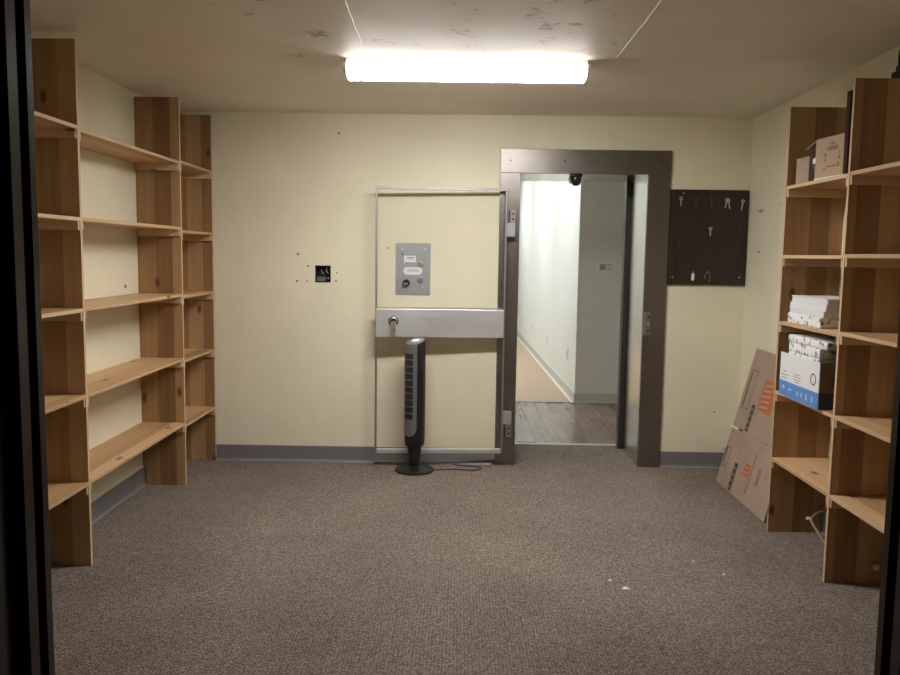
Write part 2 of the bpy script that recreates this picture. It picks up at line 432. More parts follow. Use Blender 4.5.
# ceiling seams: thin plaster ridges
ceil = bpy.data.objects['ceiling']
def ridge(pts, w):
    pts = smooth_path(pts, 6); bm = bmesh.new(); prev = None
    for p in pts:
        w2 = w * random.uniform(.6, 1.3); dx = random.uniform(-.002, .002)
        q = [bm.verts.new((p.x - w2 + dx, p.y, H)), bm.verts.new((p.x + dx, p.y, H - .004)), bm.verts.new((p.x + w2 + dx, p.y, H))]
        if prev:
            for a in (0, 1): bm.faces.new((prev[a], prev[a + 1], q[a + 1], q[a]))
        prev = q
    return bm
MAT['seam'] = mat('pale_plaster_seam', (.80, .77, .70), .5)
obj('plaster_seam', ridge([(.728, -5.0, 0), (.722, -4.2, 0), (.73, -3.3, 0), (.726, -2.663, 0), (.731, -2.27, 0), (.729, -1.74, 0)], .006), 'seam', ceil)
obj('plaster_seam', ridge([(-.51, -5.0, 0), (-.525, -4.0, 0), (-.512, -3.2, 0), (-.52, -2.62, 0), (-.528, -2.37, 0), (-.536, -1.92, 0)], .004), 'seam', ceil)

# ------------------------------------------------------------------ the hall beyond the doorway
HH = 3.05
hx, hxe = 1.205, 1.07      # hall right wall runs from (hx,2.6) to (hxe,13)
hall_l = -.75
struct('floor_hall', box((hall_l - .15, TW, -.14), (3.2, 13.2, -.012)), 'dark_stop')
bm = bmesh.new(); prism(bm, [(hx, 2.6), (hxe, 13), (hxe + .2, 13), (hx + .2, 2.75)], 'z', -.012, HH)
struct('wall_hall_right', bm, 'hall_white', label='bright white hallway wall')
struct('wall_hall_return', box((hx + .005, 2.6, -.012), (3.2, 2.74, HH)), 'hall_grey', label='shaded grey return wall of the hallway')
struct('wall_hall_left', box((hall_l - .15, TW, -.012), (hall_l, 13.2, HH)), 'hall_white')
struct('wall_hall_far', box((hall_l - .15, 13, -.012), (hx + .3, 13.2, HH)), 'hall_white')
struct('wall_hall_side', box((3.05, TW, -.012), (3.2, 2.6, HH)), 'hall_white')
struct('ceiling_hall', box((hall_l - .15, TW - .2, HH), (3.2, 13.2, HH + .1)), 'hall_white')
bm = bmesh.new(); bx(bm, (-2.35, TW - .15, H + .2), (3.2, TW, HH)); struct('wall_hall_near', bm, 'hall_white')
struct('carpet_hall', box((hall_l, 2.62, -.012), (hx, 13, -.001)), 'hall_carpet', label='tan hallway carpet')
struct('trim_1', box((hall_l, 2.585, -.012), (hx, 2.62, .002), .001), 'dark_stop', label='dark carpet edge strip in the hallway')
struct('trim_2', box((OX0 - .03, TW - .012, 0), (OX1 + .03, TW + .05, .006), .002), 'toe', label='pale threshold strip under the doorway')
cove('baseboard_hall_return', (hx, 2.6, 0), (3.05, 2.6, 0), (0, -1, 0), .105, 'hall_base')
d = Vector((hxe - hx, 10.4, 0)).normalized()
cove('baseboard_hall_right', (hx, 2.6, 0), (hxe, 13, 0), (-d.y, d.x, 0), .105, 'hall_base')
bm = bmesh.new(); a = Vector((hx, 2.63, 0)); b = Vector((hxe, 13, 0)); nn = Vector((-d.y, d.x, 0))
for lo in (0,):
    q = [a + nn * .016, b + nn * .016, b + nn * .035, a + nn * .035]
    L0 = [bm.verts.new(v + Vector((0, 0, -.002))) for v in q]; L1 = [bm.verts.new(v + Vector((0, 0, .004))) for v in q]
    bm.faces.new(L0[::-1]); bm.faces.new(L1)
    for k in range(4): bm.faces.new((L0[k], L0[(k + 1) % 4], L1[(k + 1) % 4], L1[k]))
struct('reflection_strip', bm, 'white_plastic')  # white strip added as the bright reflection at the baseboard foot
# vinyl planks, laid lengthwise along the hall
pf = bpy.data.objects['floor_hall']
pw, plen = .152, .96
bm = box((0, 0, -.012), (pw - .0015, plen - .0015, 0), .0012); c = Vector(((pw - .0015) / 2, (plen - .0015) / 2, -.006))
bmesh.ops.translate(bm, verts=bm.verts, vec=-c); pme = bpy.data.meshes.new('plank'); bm.to_mesh(pme); bm.free(); pme.materials.append(MAT['plank'])
k = 0; x = hall_l + .002
while x < 3.04:
    st = (k * .37) % 1.0 * plen
    y = TW + .052 - st
    while y < 2.585:
        y0 = max(y, TW + .052); y1 = min(y + plen, 2.584)
        if y1 - y0 > .05:
            o = link_mesh('plank', pme, None, pf, (x + pw / 2, (y0 + y1) / 2, -.006)); o.scale.y = (y1 - y0 - .0015) / (plen - .0015)
        y += plen
    x += pw; k += 1
# hall ceiling lights
for i, y in enumerate((3.26, 5.9, 8.6)):
    lt = thing('hall_ceiling_light', ['recessed light panel in the hallway ceiling beside the grey return wall', 'recessed light panel midway along the hallway ceiling', 'recessed light panel deepest along the hallway ceiling'][i], 'ceiling light', (.25, y, HH), group='hall ceiling lights')
    obj('frame', bx(bx(bx(bx(bmesh.new(), (-.07, y - .62, HH - .02), (-.05, y + .62, HH)), (.55, y - .62, HH - .02), (.57, y + .62, HH)), (-.05, y - .62, HH - .02), (.55, y - .6, HH)), (-.05, y + .6, HH - .02), (.55, y + .62, HH)), 'white_plastic', lt)
    obj('diffuser', box((-.05, y - .6, HH - .014), (.55, y + .6, HH - .004)), 'hall_lens', lt)
# outlets on the white wall, control plate on the grey one
def wx(y): return hx + (hxe - hx) * (y - 2.6) / 10.4
for y, z, lab in ((3.2, .45, 'white outlet plate on the hall wall next to the grey return wall'), (5.05, .44, 'second white outlet plate along the hall wall from the grey return wall'), (6.95, .425, 'third white outlet plate along the hall wall from the grey return wall'), (8.7, .41, 'white outlet plate deepest along the hall wall')):
    o = thing('wall_outlet', lab, 'outlet', (wx(y), y, z), group='hall wall outlets')
    obj('cover_plate', box((wx(y) - .008, y - .055, z - .065), (wx(y) + .004, y + .055, z + .065), .003), 'white_plastic', o)
    for dz in (-.022, .022): obj('socket', box((wx(y) - .011, y - .017, z + dz - .014), (wx(y) - .006, y + .017, z + dz + .014), .002), 'toe', o)
o = thing('thermostat', 'small pale control plate on the grey hallway wall', 'thermostat', (1.49, 2.6, 1.445))
obj('cover_plate', box((1.405, 2.588, 1.395), (1.575, 2.602, 1.495), .004, 2), 'white_plastic', o)
obj('display', box((1.425, 2.585, 1.415), (1.485, 2.590, 1.478), .001), 'toe', o)
obj('button_panel', box((1.497, 2.585, 1.418), (1.56, 2.590, 1.478), .001), 'toe', o)
for q in range(2): obj('rocker', box((1.502 + q * .029, 2.581, 1.425), (1.526 + q * .029, 2.586, 1.471), .001), 'white_plastic', o)

# ------------------------------------------------------------------ steel door frame of the vault doorway
df = thing('door_1', 'wide brushed steel vault door frame', None, ((FX0 + FX1) / 2, 0, 0), kind='structure')
PR = -.022
obj('frame_post', box((FX0, PR, 0), (OX0, .01, OZ), .002), 'frame_steel', df)
obj('frame_post', box((OX1, PR, 0), (FX1, .01, OZ), .002), 'frame_steel', df)
obj('frame_head', box((FX0 + .002, PR - .003, OZ), (FX1 + .002, .01, 2.318), .002), 'frame_steel', df)
obj('jamb_lining', box((OX0 - .03, .01, 0), (OX0, TW - .02, OZ), .001), 'jamb_steel', df)
obj('jamb_lining', box((OX1, .01, 0), (OX1 + .03, TW - .02, OZ), .001), 'jamb_steel', df)
obj('head_lining', box((OX0, .01, OZ), (OX1, TW - .02, OZ + .03), .001), 'jamb_steel', df)
obj('door_stop', box((OX1 - .038, TW - .10, 0.0), (OX1, TW - .013, OZ), .002), 'dark_stop', df)  # near-black colour puts the shade of the unlit stop into its material
obj('door_stop', box((OX0, TW - .10, 0.0), (OX0 + .02, TW - .013, OZ), .002), 'dark_stop', df)
for x in (.31, .70, 1.40): obj('screw', cyl(bmesh.new(), (x, PR - .005, 2.235), (x, PR + .002, 2.235), .007, n=10), 'dark_stop', df)
# strike on the right post
st = obj('strike_plate', bx(bx(bmesh.new(), (OX1 - .004, PR - .012, .985), (OX1 + .05, PR, 1.158), .002), (OX1 + .006, PR - .03, .985), (OX1 + .02, PR - .008, 1.158), .002), 'alu_dull', df)
for z in (1.02, 1.12): obj('screw', cyl(bmesh.new(), (OX1 + .036, PR - .0145, z), (OX1 + .036, PR - .01, z), .008, n=10), 'dark_stop', st)
obj('screw', cyl(bmesh.new(), (OX1 + .036, PR - .018, 1.07), (OX1 + .036, PR - .01, 1.07), .008, n=10), 'screw', st)
obj('bolt_hole', cyl(bmesh.new(), (OX1 + .072, PR - .002, 1.075), (OX1 + .072, PR + .004, 1.075), .006, n=10), 'dark_stop', df)
# black catch under the head
ct = thing('door_holder', 'small black rounded catch fixed under the steel door head', 'door catch', (.785, .03, OZ))
obj('base_bracket', box((.742, -.005, OZ - .022), (.835, .06, OZ), .006, 2), 'black_plastic', ct, True)
obj('dome', lathe(bmesh.new(), [(.004, -.085), (.024, -.078), (.038, -.058), (.042, -.04), (.038, -.02)], (.79, .03, OZ), 20), 'black_plastic', ct, True)
obj('latch_pin', tube(bmesh.new(), smooth_path([(.75, .02, OZ - .02), (.738, .01, OZ - .035), (.742, .01, OZ - .06), (.758, .015, OZ - .065)], 4), .006), 'chrome', ct, True)

# ------------------------------------------------------------------ day gate, swung open in front of the wall
GA = R(3.6)
HGX, HGY = .290, -.076
gate = thing('day_gate', 'open aluminium framed day gate with clear pane, swung back beside steel doorway', 'gate', (HGX, HGY, .102), rotz=GA)
gw, gh = .940, 1.928; b = .014; gd = .011
# local: x from -gw (free edge) to 0 (hinge), z from 0
obj('stile', box((-gw, -gd, 0), (-gw + b, gd, gh), .001), 'alu_dull', gate)
obj('stile', box((-b, -gd, 0), (0, gd, gh), .001), 'alu_dull', gate)
obj('top_rail', box((-gw + b, -gd, gh - .018), (-b, gd, gh), .001), 'alu_dull', gate)
obj('bottom_rail', box((-gw + b, -gd - .006, .0), (-b, gd, .034), .004, 2), 'alu', gate)
lockz = .963
band = obj('lock_rail', box((-gw + .004, -gd - .022, .857), (-.012, gd + .016, 1.063), .004, 2), 'alu', gate)
obj('rail_lip', box((-gw + .004, -gd - .024, 1.063), (-.012, gd + .016, 1.069), .001), 'alu_dull', band)
obj('pane', box((-gw + b, -.003, 1.069), (-b, .003, gh - .018)), 'acrylic', gate)
obj('pane', box((-gw + b, -.003, .034), (-b, .003, .857)), 'acrylic', gate)
kb = thing_k = obj('lock_knob', cyl(cyl(bmesh.new(), (-gw + .132, -gd - .03, lockz + .012), (-gw + .132, -gd - .021, lockz + .012), .036, n=24), (-gw + .132, -gd - .055, lockz + .012), (-gw + .132, -gd - .03, lockz + .012), .022, .03, n=24), 'chrome', gate, True)
obj('thumb_turn', tube(bmesh.new(), [(-gw + .132, -gd - .06, lockz + .01), (-gw + .134, -gd - .066, lockz - .03), (-gw + .137, -gd - .062, lockz - .062)], .017, 12), 'chrome', kb, True)
for z, s in ((1.585, 1), (.215, -1)):
    h = obj('hinge', box((-.002, -.014, z), (.062, .012, z + .10), .004, 2), 'plate', gate)
    lz = z + .10 if s > 0 else z - .095
    lf = obj('hinge_leaf', box((.022, -.008, lz), (.062, .052, lz + .095), .002), 'alu_dull', h)
    for q in (.028, .066): obj('screw', cyl(bmesh.new(), (.042, -.011, lz + q), (.042, -.006, lz + q), .008, n=10), 'dark_stop', h)
obj('bolt_stub', cyl(bmesh.new(), (-gw - .012, 0, .955), (-gw + .004, 0, .955), .008, n=12), 'frame_steel', gate)

# ------------------------------------------------------------------ ventilator / lock plate on the wall
vp = thing('vault_ventilator_plate', 'grey metal emergency plate with knobs and labels on cream wall behind gate', 'control plate', (-.386, 0, 1.446))
X0, X1, Z0, Z1 = -.512, -.259, 1.258, 1.634
pl = obj('plate', box((X0, -.008, Z0), (X1, .0005, Z1), .002), 'plate', vp)
def px_(u): return X0 + (X1 - X0) * u
def pz_(v): return Z1 - (Z1 - Z0) * v
for u, v in ((.19, .11), (.83, .11), (.17, .85), (.80, .86)):
    obj('screw', cyl(bmesh.new(), (px_(u), -.012, pz_(v)), (px_(u), -.007, pz_(v)), .007, n=12), 'screw', vp)
obj('indicator_hole', cyl(bmesh.new(), (px_(.19), -.0095, pz_(.21)), (px_(.19), -.007, pz_(.21)), .006, n=12), 'black_matte', vp)
lb = obj('label', box((px_(.24), -.010, pz_(.37)), (px_(.58), -.0075, pz_(.24)), .0005), 'label_white', vp)
for j, (a, b2) in enumerate(((.31, .52), (.30, .54))):
    obj('print_line', box((px_(a), -.0108, pz_(.285 + .03 * j)), (px_(b2), -.0099, pz_(.272 + .03 * j))), 'ink' if j == 0 else 'grey_ink', lb)
obj('rivet', cyl(bmesh.new(), (px_(.24), -.011, pz_(.38)), (px_(.24), -.007, pz_(.38)), .006, n=12), 'screw', vp)
# pill-shaped label
pp = []
for k in range(17):
    t_ = math.pi / 2 + math.pi * k / 16; pp.append((px_(.33) + .028 * math.cos(t_), pz_(.535) + .028 * math.sin(t_)))
for k in range(17):
    t_ = -math.pi / 2 + math.pi * k / 16; pp.append((px_(.66) + .028 * math.cos(t_), pz_(.535) + .028 * math.sin(t_)))
lb2 = obj('label', prism(bmesh.new(), pp, 'y', -.0105, -.0075), 'label_white', vp)
for j in range(3): obj('print_line', box((px_(.34), -.0113, pz_(.55 - .022 * j)), (px_(.66), -.0104, pz_(.54 - .022 * j))), 'grey_ink', lb2)
for u, v in ((.72, .40), (.72, .70)):
    kn = obj('key_knob', lathe(bmesh.new(), [(.021, 0), (.021, .008), (.017, .014), (.015, .022)], (0, 0, 0), 20), 'screw', vp, True)
    kn.rotation_euler = (R(90), 0, 0); kn.location = Vector((px_(u), -.019, pz_(v))) - LOC[vp.name]
    LOC[kn.name] = Vector((0, 0, 0)); obj('slot', box((-.002, -.009, .0105), (.002, .009, .0118)), 'black_matte', kn)
bk = obj('rotary_knob', lathe(bmesh.new(), [(.026, 0), (.026, .012), (.022, .016), (.020, .03)], (0, 0, 0), 24), 'black_plastic', vp, True)
bk.rotation_euler = (R(90), 0, 0); bk.location = Vector((px_(.31), -.023, pz_(.77))) - LOC[vp.name]; LOC[bk.name] = Vector((0, 0, 0))
obj('silver_cap', box((-.014, -.016, .0145), (.014, .004, .019), .003), 'chrome', bk)

# ------------------------------------------------------------------ open outlet hole
ob = thing('outlet_box', 'open square black wall box with loose wires and flaked paint round it', 'electrical box', ((HX0 + HX1) / 2, HD / 2, HZ0))
e = .003
bm = bmesh.new()
bx(bm, (HX0 + e, .004, HZ0 + e), (HX0 + e + .003, HD - e, HZ1 - e)); bx(bm, (HX1 - e - .003, .004, HZ0 + e), (HX1 - e, HD - e, HZ1 - e))
bx(bm, (HX0 + e + .003, .004, HZ0 + e), (HX1 - e - .003, HD - e, HZ0 + e + .003)); bx(bm, (HX0 + e + .003, .004, HZ1 - e - .003), (HX1 - e - .003, HD - e, HZ1 - e))
bx(bm, (HX0 + e + .003, HD - e - .003, HZ0 + e + .003), (HX1 - e - .003, HD - e, HZ1 - e - .003))
obj('box_shell', bm, 'black_matte', ob)
obj('wire', tube(bmesh.new(), smooth_path([(HX0 + .035, HD - .01, HZ0 + .095), (HX0 + .045, .03, HZ0 + .085), (HX0 + .055, .02, HZ0 + .07), (HX0 + .06, .03, HZ0 + .06)], 5), .0025, 6), 'wire', ob)
obj('wire', tube(bmesh.new(), smooth_path([(HX0 + .078, HD - .01, HZ0 + .11), (HX0 + .08, .025, HZ0 + .085), (HX0 + .095, .015, HZ0 + .07)], 5), .0025, 6), 'wire', ob)
obj('wire_nut', cyl(bmesh.new(), (HX0 + .092, .03, HZ0 + .03), (HX0 + .095, .012, HZ0 + .036), .007, .004, 10), 'wire', ob)
obj('device_body', box((HX0 + .008, .02, HZ0 + .008), (HX0 + .075, .055, HZ0 + .042), .003), 'silver_plastic', ob)
bm = bmesh.new(); w = .008
bx(bm, (HX0 - w, -.0012, HZ0 - w), (HX0, .0005, HZ1 + w)); bx(bm, (HX1, -.0012, HZ0 - w), (HX1 + w, .0005, HZ1 + w))
bx(bm, (HX0, -.0012, HZ1), (HX1, .0005, HZ1 + w)); bx(bm, (HX0, -.0012, HZ0 - w), (HX1, .0005, HZ0))
obj('plaster_rim', bm, 'plaster', ob)
# old screw holes and nail heads in the walls
MAT['scuff'] = mat('brown_scuff', (.38, .31, .22), .8)
MAT['hole'] = mat('old_screw_hole', (.24, .19, .13), .8)
for x, z, r in ((-1.229, 1.544, .009), (-1.238, 1.347, .009), (-1.164, 1.348, .006), (-1.156, 1.458, .008), (-.944, 1.41, .006), (-.951, 1.351, .007), (-.929, 2.416, .008), (-.57, 1.597, .006), (1.86, .42, .006)):
    obj('screw_hole', cyl(bmesh.new(), (x, -.002, z), (x, .003, z), r, n=10), 'hole', back)
obj('nail_head', cyl(bmesh.new(), (1.948, -.012, .145), (1.948, .002, .145), .012, .012, 10), 'screw', back)
wr = bpy.data.objects['wall_right']
for y, z, a, c2 in ((-.235, 1.887, .045, .012), (-.238, 1.604, .03, .006), (-.535, 1.917, .006, .006)):
    bm = lathe(bmesh.new(), [(.001, -.002), (1, -.001), (1, .001), (.001, .002)], (0, 0, 0), 12)
    for v in bm.verts: v.co = Vector((xwr(y) + v.co.z - .0005, y + v.co.x * a, z + v.co.y * c2))
    obj('scuff_mark', bm, 'scuff', wr)
wl = bpy.data.objects['wall_left']
obj('screw_hole', cyl(bmesh.new(), (XWL - .002, -.90, 1.33), (XWL + .002, -.90, 1.33), .012, n=10), 'hole', wl)

# metal strip lying along the baseboard
bmf = bmesh.new(); prism(bmf, [(-.062, 0), (-.02, 0), (-.02, .012), (-.028, .018), (-.05, .018), (-.062, .006)], 'x', -1.47, .21)
sp_ = obj('floor_strip', bmf, 'vinyl_base'); tag(sp_, 'long thin grey metal strip lying on carpet along back baseboard', 'metal strip')
hl = obj('edge_lip', box((-1.47, -.066, 0), (.21, -.0615, .005)), 'alu_dull', sp_)

# ------------------------------------------------------------------ ceiling fixture
LX0, LX1 = -.662, .608; LY = -1.575
fx = thing('ceiling_light', 'long lit fluorescent fixture with white wraparound lens on ceiling', 'ceiling light', ((LX0 + LX1) / 2, LY, H - .1))
low = [(-.086, H - .074), (-.062, H - .083), (0, H - .086), (.062, H - .083), (.086, H - .074)]
obj('lens', prism(bmesh.new(), [(LY + a, z) for a, z in low] + [(LY + .086, H - .06), (LY - .086, H - .06)], 'x', LX0 + .016, LX1 - .016), 'lens', fx)
for s_ in (-1, 1):
    sd = [(.0865, H - .030), (.104, H - .030), (.104, H - .050), (.099, H - .064), (.0865, H - .074)]
    obj('lens_side', prism(bmesh.new(), [(LY + s_ * a, z) for a, z in sd], 'x', LX0 + .016, LX1 - .016), 'lens_side', fx)
obj('housing', box((LX0 + .012, LY - .095, H - .030), (LX1 - .012, LY + .095, H - .0005), .003), 'white_plastic', fx)
ep = [(-.108, H - .022), (-.108, H - .052), (-.102, H - .067), (-.088, H - .078), (-.062, H - .087), (0, H - .090), (.062, H - .087), (.088, H - .078), (.102, H - .067), (.108, H - .052), (.108, H - .022)]
for a, c2 in ((LX0, LX0 + .016), (LX1 - .016, LX1)):
    obj('end_cap', prism(bmesh.new(), [(LY + u, z) for u, z in ep], 'x', a, c2), 'white_plastic', fx)

# ------------------------------------------------------------------ shelving
TH = .019
def lit_edge_mat(o):      # paler colour on board edges paints in the direct light they catch
    o.data.materials.append(MAT['cleat'])
    for p in o.data.polygons:
        if abs(p.normal.x) > .9: p.material_index = 1
def shelving(name, label, xf, xb, ups, ztop, bays, near_top=None):
    """xf front x, xb back x, ups upright y list (near to far), bays: per-bay shelf heights"""
    x0, x1 = min(xf, xb), max(xf, xb)
    t_ = thing(name, label, 'shelving', ((x0 + x1) / 2, (ups[0] + ups[-1]) / 2, 0))
    for y in ups:
        nb = .022 if xb > xf else -.022
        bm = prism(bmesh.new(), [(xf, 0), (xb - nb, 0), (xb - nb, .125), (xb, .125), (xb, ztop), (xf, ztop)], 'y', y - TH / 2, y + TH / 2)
        uv_board(bm, 2); lit_edge_mat(obj('upright', bm, 'pine_up', t_))
    inx = .002
    cme = None
    for (ya, yb), hs in zip(zip(ups, ups[1:]), bays):
        for z in hs:
            lit_edge_mat(board('shelf', (x0, ya + TH / 2, z - TH), (x1, yb - TH / 2, z), 1, t_, 'pine'))
            for yc in (ya + TH / 2 + .010, yb - TH / 2 - .010):
                if cme is None:
                    o = board('cleat', (x0 + inx, yc - .0095, z - TH - .042), (x1 - inx, yc + .0095, z - TH), 0, t_, 'cleat'); cme = o.data
                else:
                    link_mesh('cleat', cme, None, t_, ((x0 + x1) / 2, yc, z - TH - .021))
    return t_
LZ = [.420, .853, 1.273, 1.707, 2.130]
shelving('shelving_unit', 'tall pine plank shelving with empty shelves along cream side wall', -1.849, XWL + .002,
         [-3.50, -2.087, -.685, -.020], 2.527, [[.423, .856, 1.275, 1.708, 2.135], [.425, .856, 1.277, 1.709, 2.126], [.408, .84, 1.264, 1.69, 2.134]])
RZ = [.437, .822, 1.213, 1.579, 1.956]
shelving('shelving_unit', 'pine plank shelving holding cartons and paper reams beside key board', 1.742, XWR + .020,
         [-3.40, -2.137, -1.415], 2.381, [[.437, .823, 1.222, 1.584, 1.962], RZ])

# ------------------------------------------------------------------ tower fan
FR = R(-33)
fan = thing('tower_fan', 'black tower fan with silver grille panel standing in front of gate', 'fan', (-.350, -.232, 0), rotz=FR)
def sect(n=32, w=.062, d_=.066, e=2.8):
    out = []
    for k in range(n):
        a = 2 * math.pi * k / n; cx, sy = math.cos(a), math.sin(a)
        out.append((w * math.copysign(abs(cx) ** (2 / e), cx), d_ * math.copysign(abs(sy) ** (2 / e), sy)))
    return out
def loft(levels, n=32, top_slope=0.0):
    bm = bmesh.new(); rings = []
    for z, w, d_, sl in levels:
        rings.append([bm.verts.new((x, y, z + sl * y)) for x, y in sect(n, w, d_)])
    for A_, B_ in zip(rings, rings[1:]):
        for k in range(n): bm.faces.new((A_[k], A_[(k + 1) % n], B_[(k + 1) % n], B_[k]))
    bm.faces.new(rings[0][::-1]); bm.faces.new(rings[-1]); return bm
obj('base', lathe(bmesh.new(), [(.136, 0), (.140, .006), (.139, .014), (.128, .022), (.085, .031), (.045, .04), (.03, .044)], (0, 0, 0), 40), 'black_plastic', fan, True)
obj('neck', loft([(.036, .028, .034, 0), (.10, .035, .040, 0), (.19, .046, .052, 0)]), 'black_plastic', fan, True)
body = obj('body', loft([(.185, .054, .058, 0), (.198, .063, .067, 0), (.24, .066, .069, 0), (.55, .067, .070, 0), (.88, .065, .069, .0), (.930, .064, .069, .28), (.940, .059, .063, .30)]), 'black_plastic', fan, True)
# silver front panel follows the front of the body
def front_y(x, w=.067, d_=.070, e=2.8): return -d_ * max(0.0, 1 - (abs(x) / w) ** e) ** (1 / e)
def panel(xa, xb, za, zb, off, th, round_bottom=0.0, nx=12, nz=10):
    bm = bmesh.new(); F = []; Bk = []
    for j in range(nz + 1):
        rf = []; rb = []
        for i in range(nx + 1):
            x = xa + (xb - xa) * i / nx; s = (2 * i / nx - 1)
            zlo = za + round_bottom * (1 - math.sqrt(max(0, 1 - s * s)))
            z = zlo + (zb - zlo) * j / nz
            y = front_y(x); zz = z + (.22 * y if zb > .88 and j == nz else 0)
            rf.append(bm.verts.new((x, y - off, zz))); rb.append(bm.verts.new((x, y - off + th, zz)))
        F.append(rf); Bk.append(rb)
    for j in range(nz):
        for i in range(nx):
            bm.faces.new((F[j][i], F[j][i + 1], F[j + 1][i + 1], F[j + 1][i])); bm.faces.new((Bk[j][i], Bk[j + 1][i], Bk[j + 1][i + 1], Bk[j][i + 1]))
    for j in range(nz):
        bm.faces.new((F[j][0], F[j + 1][0], Bk[j + 1][0], Bk[j][0])); bm.faces.new((F[j][nx], Bk[j][nx], Bk[j + 1][nx], F[j + 1][nx]))
    for i in range(nx):
        bm.faces.new((F[0][i], Bk[0][i], Bk[0][i + 1], F[0][i + 1])); bm.faces.new((F[nz][i], F[nz][i + 1], Bk[nz][i + 1], Bk[nz][i]))
    return bm
obj('front_panel', panel(-.054, .054, .262, .932, .005, .006, .06), 'silver_plastic', fan, True)
for k in range(10):
    z = .390 + k * .0478
    g_ = obj('grille_row', panel(-.034, .034, z, z + .038, .0065, .003, 0, 6, 1), 'grille', fan)
    for s in range(4):
        zz = z + .004 + s * .009
        obj('louver', panel(-.033, .033, zz, zz + .003, .0085, .002, 0, 6, 1), 'black_plastic', g_)
bm = lathe(bmesh.new(), [(.040, 0), (.040, .004), (.034, .008)], (0, 0, 0), 28, 1.0, 1.15)
for v in bm.verts: v.co.z += .937 + .29 * v.co.y
obj('control_pad', bm, 'silver_plastic', fan, True)
bm = lathe(bmesh.new(), [(.026, 0), (.026, .003)], (0, 0, 0), 24, 1.0, 1.1)
for v in bm.verts: v.co.z += .9455 + .29 * v.co.y
obj('control_ring', bm, 'label_white', fan, True)
for k in range(9):
    z = .72 + k * .02
    obj('side_vent', box((.0645, -.012, z), (.0685, .03, z + .006)), 'grille', fan)
cdp = smooth_path([(-.205, -.222, .005), (-.17, -.212, .005), (-.08, -.19, .005), (.03, -.205, .005), (.10, -.2, .005), (.135, -.15, .005), (.08, -.105, .005), (-.02, -.075, .005), (-.10, -.055, .005), (-.145, -.06, .005)], 8)
pc = obj('power_cord', tube(bmesh.new(), cdp, .004, 8), 'black_matte', None, True)
tag(pc, 'thin black fan cord looped on the carpet beside the tower fan', 'cord')

# ------------------------------------------------------------------ key board and keys
kbx0, kbx1, kbz0, kbz1 = 1.470, 2.034, 1.360, 2.046
kb_ = thing('key_board', 'dark brown wooden key board mounted between steel doorway and corner', 'key board', ((kbx0 + kbx1) / 2, 0, kbz0))
obj('panel', box((kbx0, -.020, kbz0), (kbx1, -.0005, kbz1), .002), 'keyboard', kb_)
cx_ = [1.54, 1.65, 1.76, 1.872, 1.985]; rz_ = [1.985, 1.875, 1.772, 1.674, 1.562, 1.455]
def hook_bm():
    return tube(bmesh.new(), [(0, 0, 0), (0, -.012, -.002), (0, -.017, -.006), (0, -.018, .002)], .0018, 6)
hme = None
for x in cx_:
    for z in rz_:
        if hme is None:
            o = obj('hook', bmesh.ops.translate(hb := hook_bm(), verts=hb.verts, vec=(x, -.019, z)) or hb, 'brass', kb_); hme = o.data; hme.materials[0] = MAT['hook_dark']; hc = LOC[o.name] - Vector((x, -.019, z))
        else: link_mesh('hook', hme, None, kb_, Vector((x, -.019, z)) + hc)
for x, z in ((1.505, 1.415), (1.99, 1.42), (1.56, 2.02)): obj('screw', cyl(bmesh.new(), (x, -.0225, z), (x, -.019, z), .006, n=10), 'screw', kb_)
def key(name, label, x, z, m, blade=.045, tilt=0.0, ring=False):
    k_ = thing(name, label, 'key', (x, -.036, z), rot=(0, tilt, 0), group=None)
    bm = bmesh.new(); n = 14
    # bow: flat ring round the hook
    for a0, a1 in ((.013, .006),):
        A_ = []
        for k in range(n):
            t = 2 * math.pi * k / n; c_, s_ = math.cos(t), math.sin(t)
            A_.append([bm.verts.new((r * c_, y, -.004 + r * s_)) for r, y in ((a0, -.001), (a0, .001), (a1, .001), (a1, -.001))])
        for k in range(n):
            P_, Q_ = A_[k], A_[(k + 1) % n]
            for i in range(4): bm.faces.new((P_[i], P_[(i + 1) % 4], Q_[(i + 1) % 4], Q_[i]))
    obj('bow', bm, m, k_)
    pts = [(-.004, -.016), (.004, -.016), (.004, -.016 - blade * .3), (.006, -.016 - blade * .4), (.003, -.016 - blade * .5), (.006, -.016 - blade * .62), (.003, -.016 - blade * .75), (.005, -.016 - blade * .85), (0, -.016 - blade), (-.004, -.016 - blade * .92)]
    obj('blade', prism(bmesh.new(), pts, 'y', -.001, .001), m, k_)
    if ring: obj('key_ring', tube(bmesh.new(), [(.017 * math.cos(a * math.pi / 8), .002, -.01 + .017 * math.sin(a * math.pi / 8)) for a in range(17)], .001, 5, False), 'screw', k_)
key('key', 'silver key on top row hook of key board nearest the steel door frame', 1.54, 1.985, 'screw', .045)
key('key', 'dull key on top row second hook of key board from the steel door frame', 1.65, 1.98, 'hook_dark', .04)
key('key', 'dull dark key on top row middle hook of key board', 1.76, 1.98, 'hook_dark', .05)
key('key', 'silver key on ring on top row, fourth hook from the steel door frame', 1.872, 1.98, 'screw', .05, .22, True)
key('key', 'thin silver key paired on ring on top row, fourth hook from steel frame', 1.880, 1.972, 'screw', .05, -.2)
key('key', 'silver key hanging askew on top row hook nearest the room corner', 1.985, 1.97, 'screw', .055, .15)
key('key', 'single silver key hanging alone in the middle of the key board', 1.76, 1.772, 'screw', .045)
o = thing('key_tag', 'small white paper key tag hanging at bottom of key board', 'key tag', (1.65, -.036, 1.455), rot=(0, .04, 0))
obj('tag_card', box((-.011, -.0015, -.062), (.011, .0015, -.012), .001), 'paper', o)
obj('tag_loop', tube(bmesh.new(), smooth_path([(0, 0, -.014), (-.004, 0, -.004), (0, -.001, .004), (.004, 0, -.004), (0, 0, -.014)], 4), .001, 5), 'screw', o)
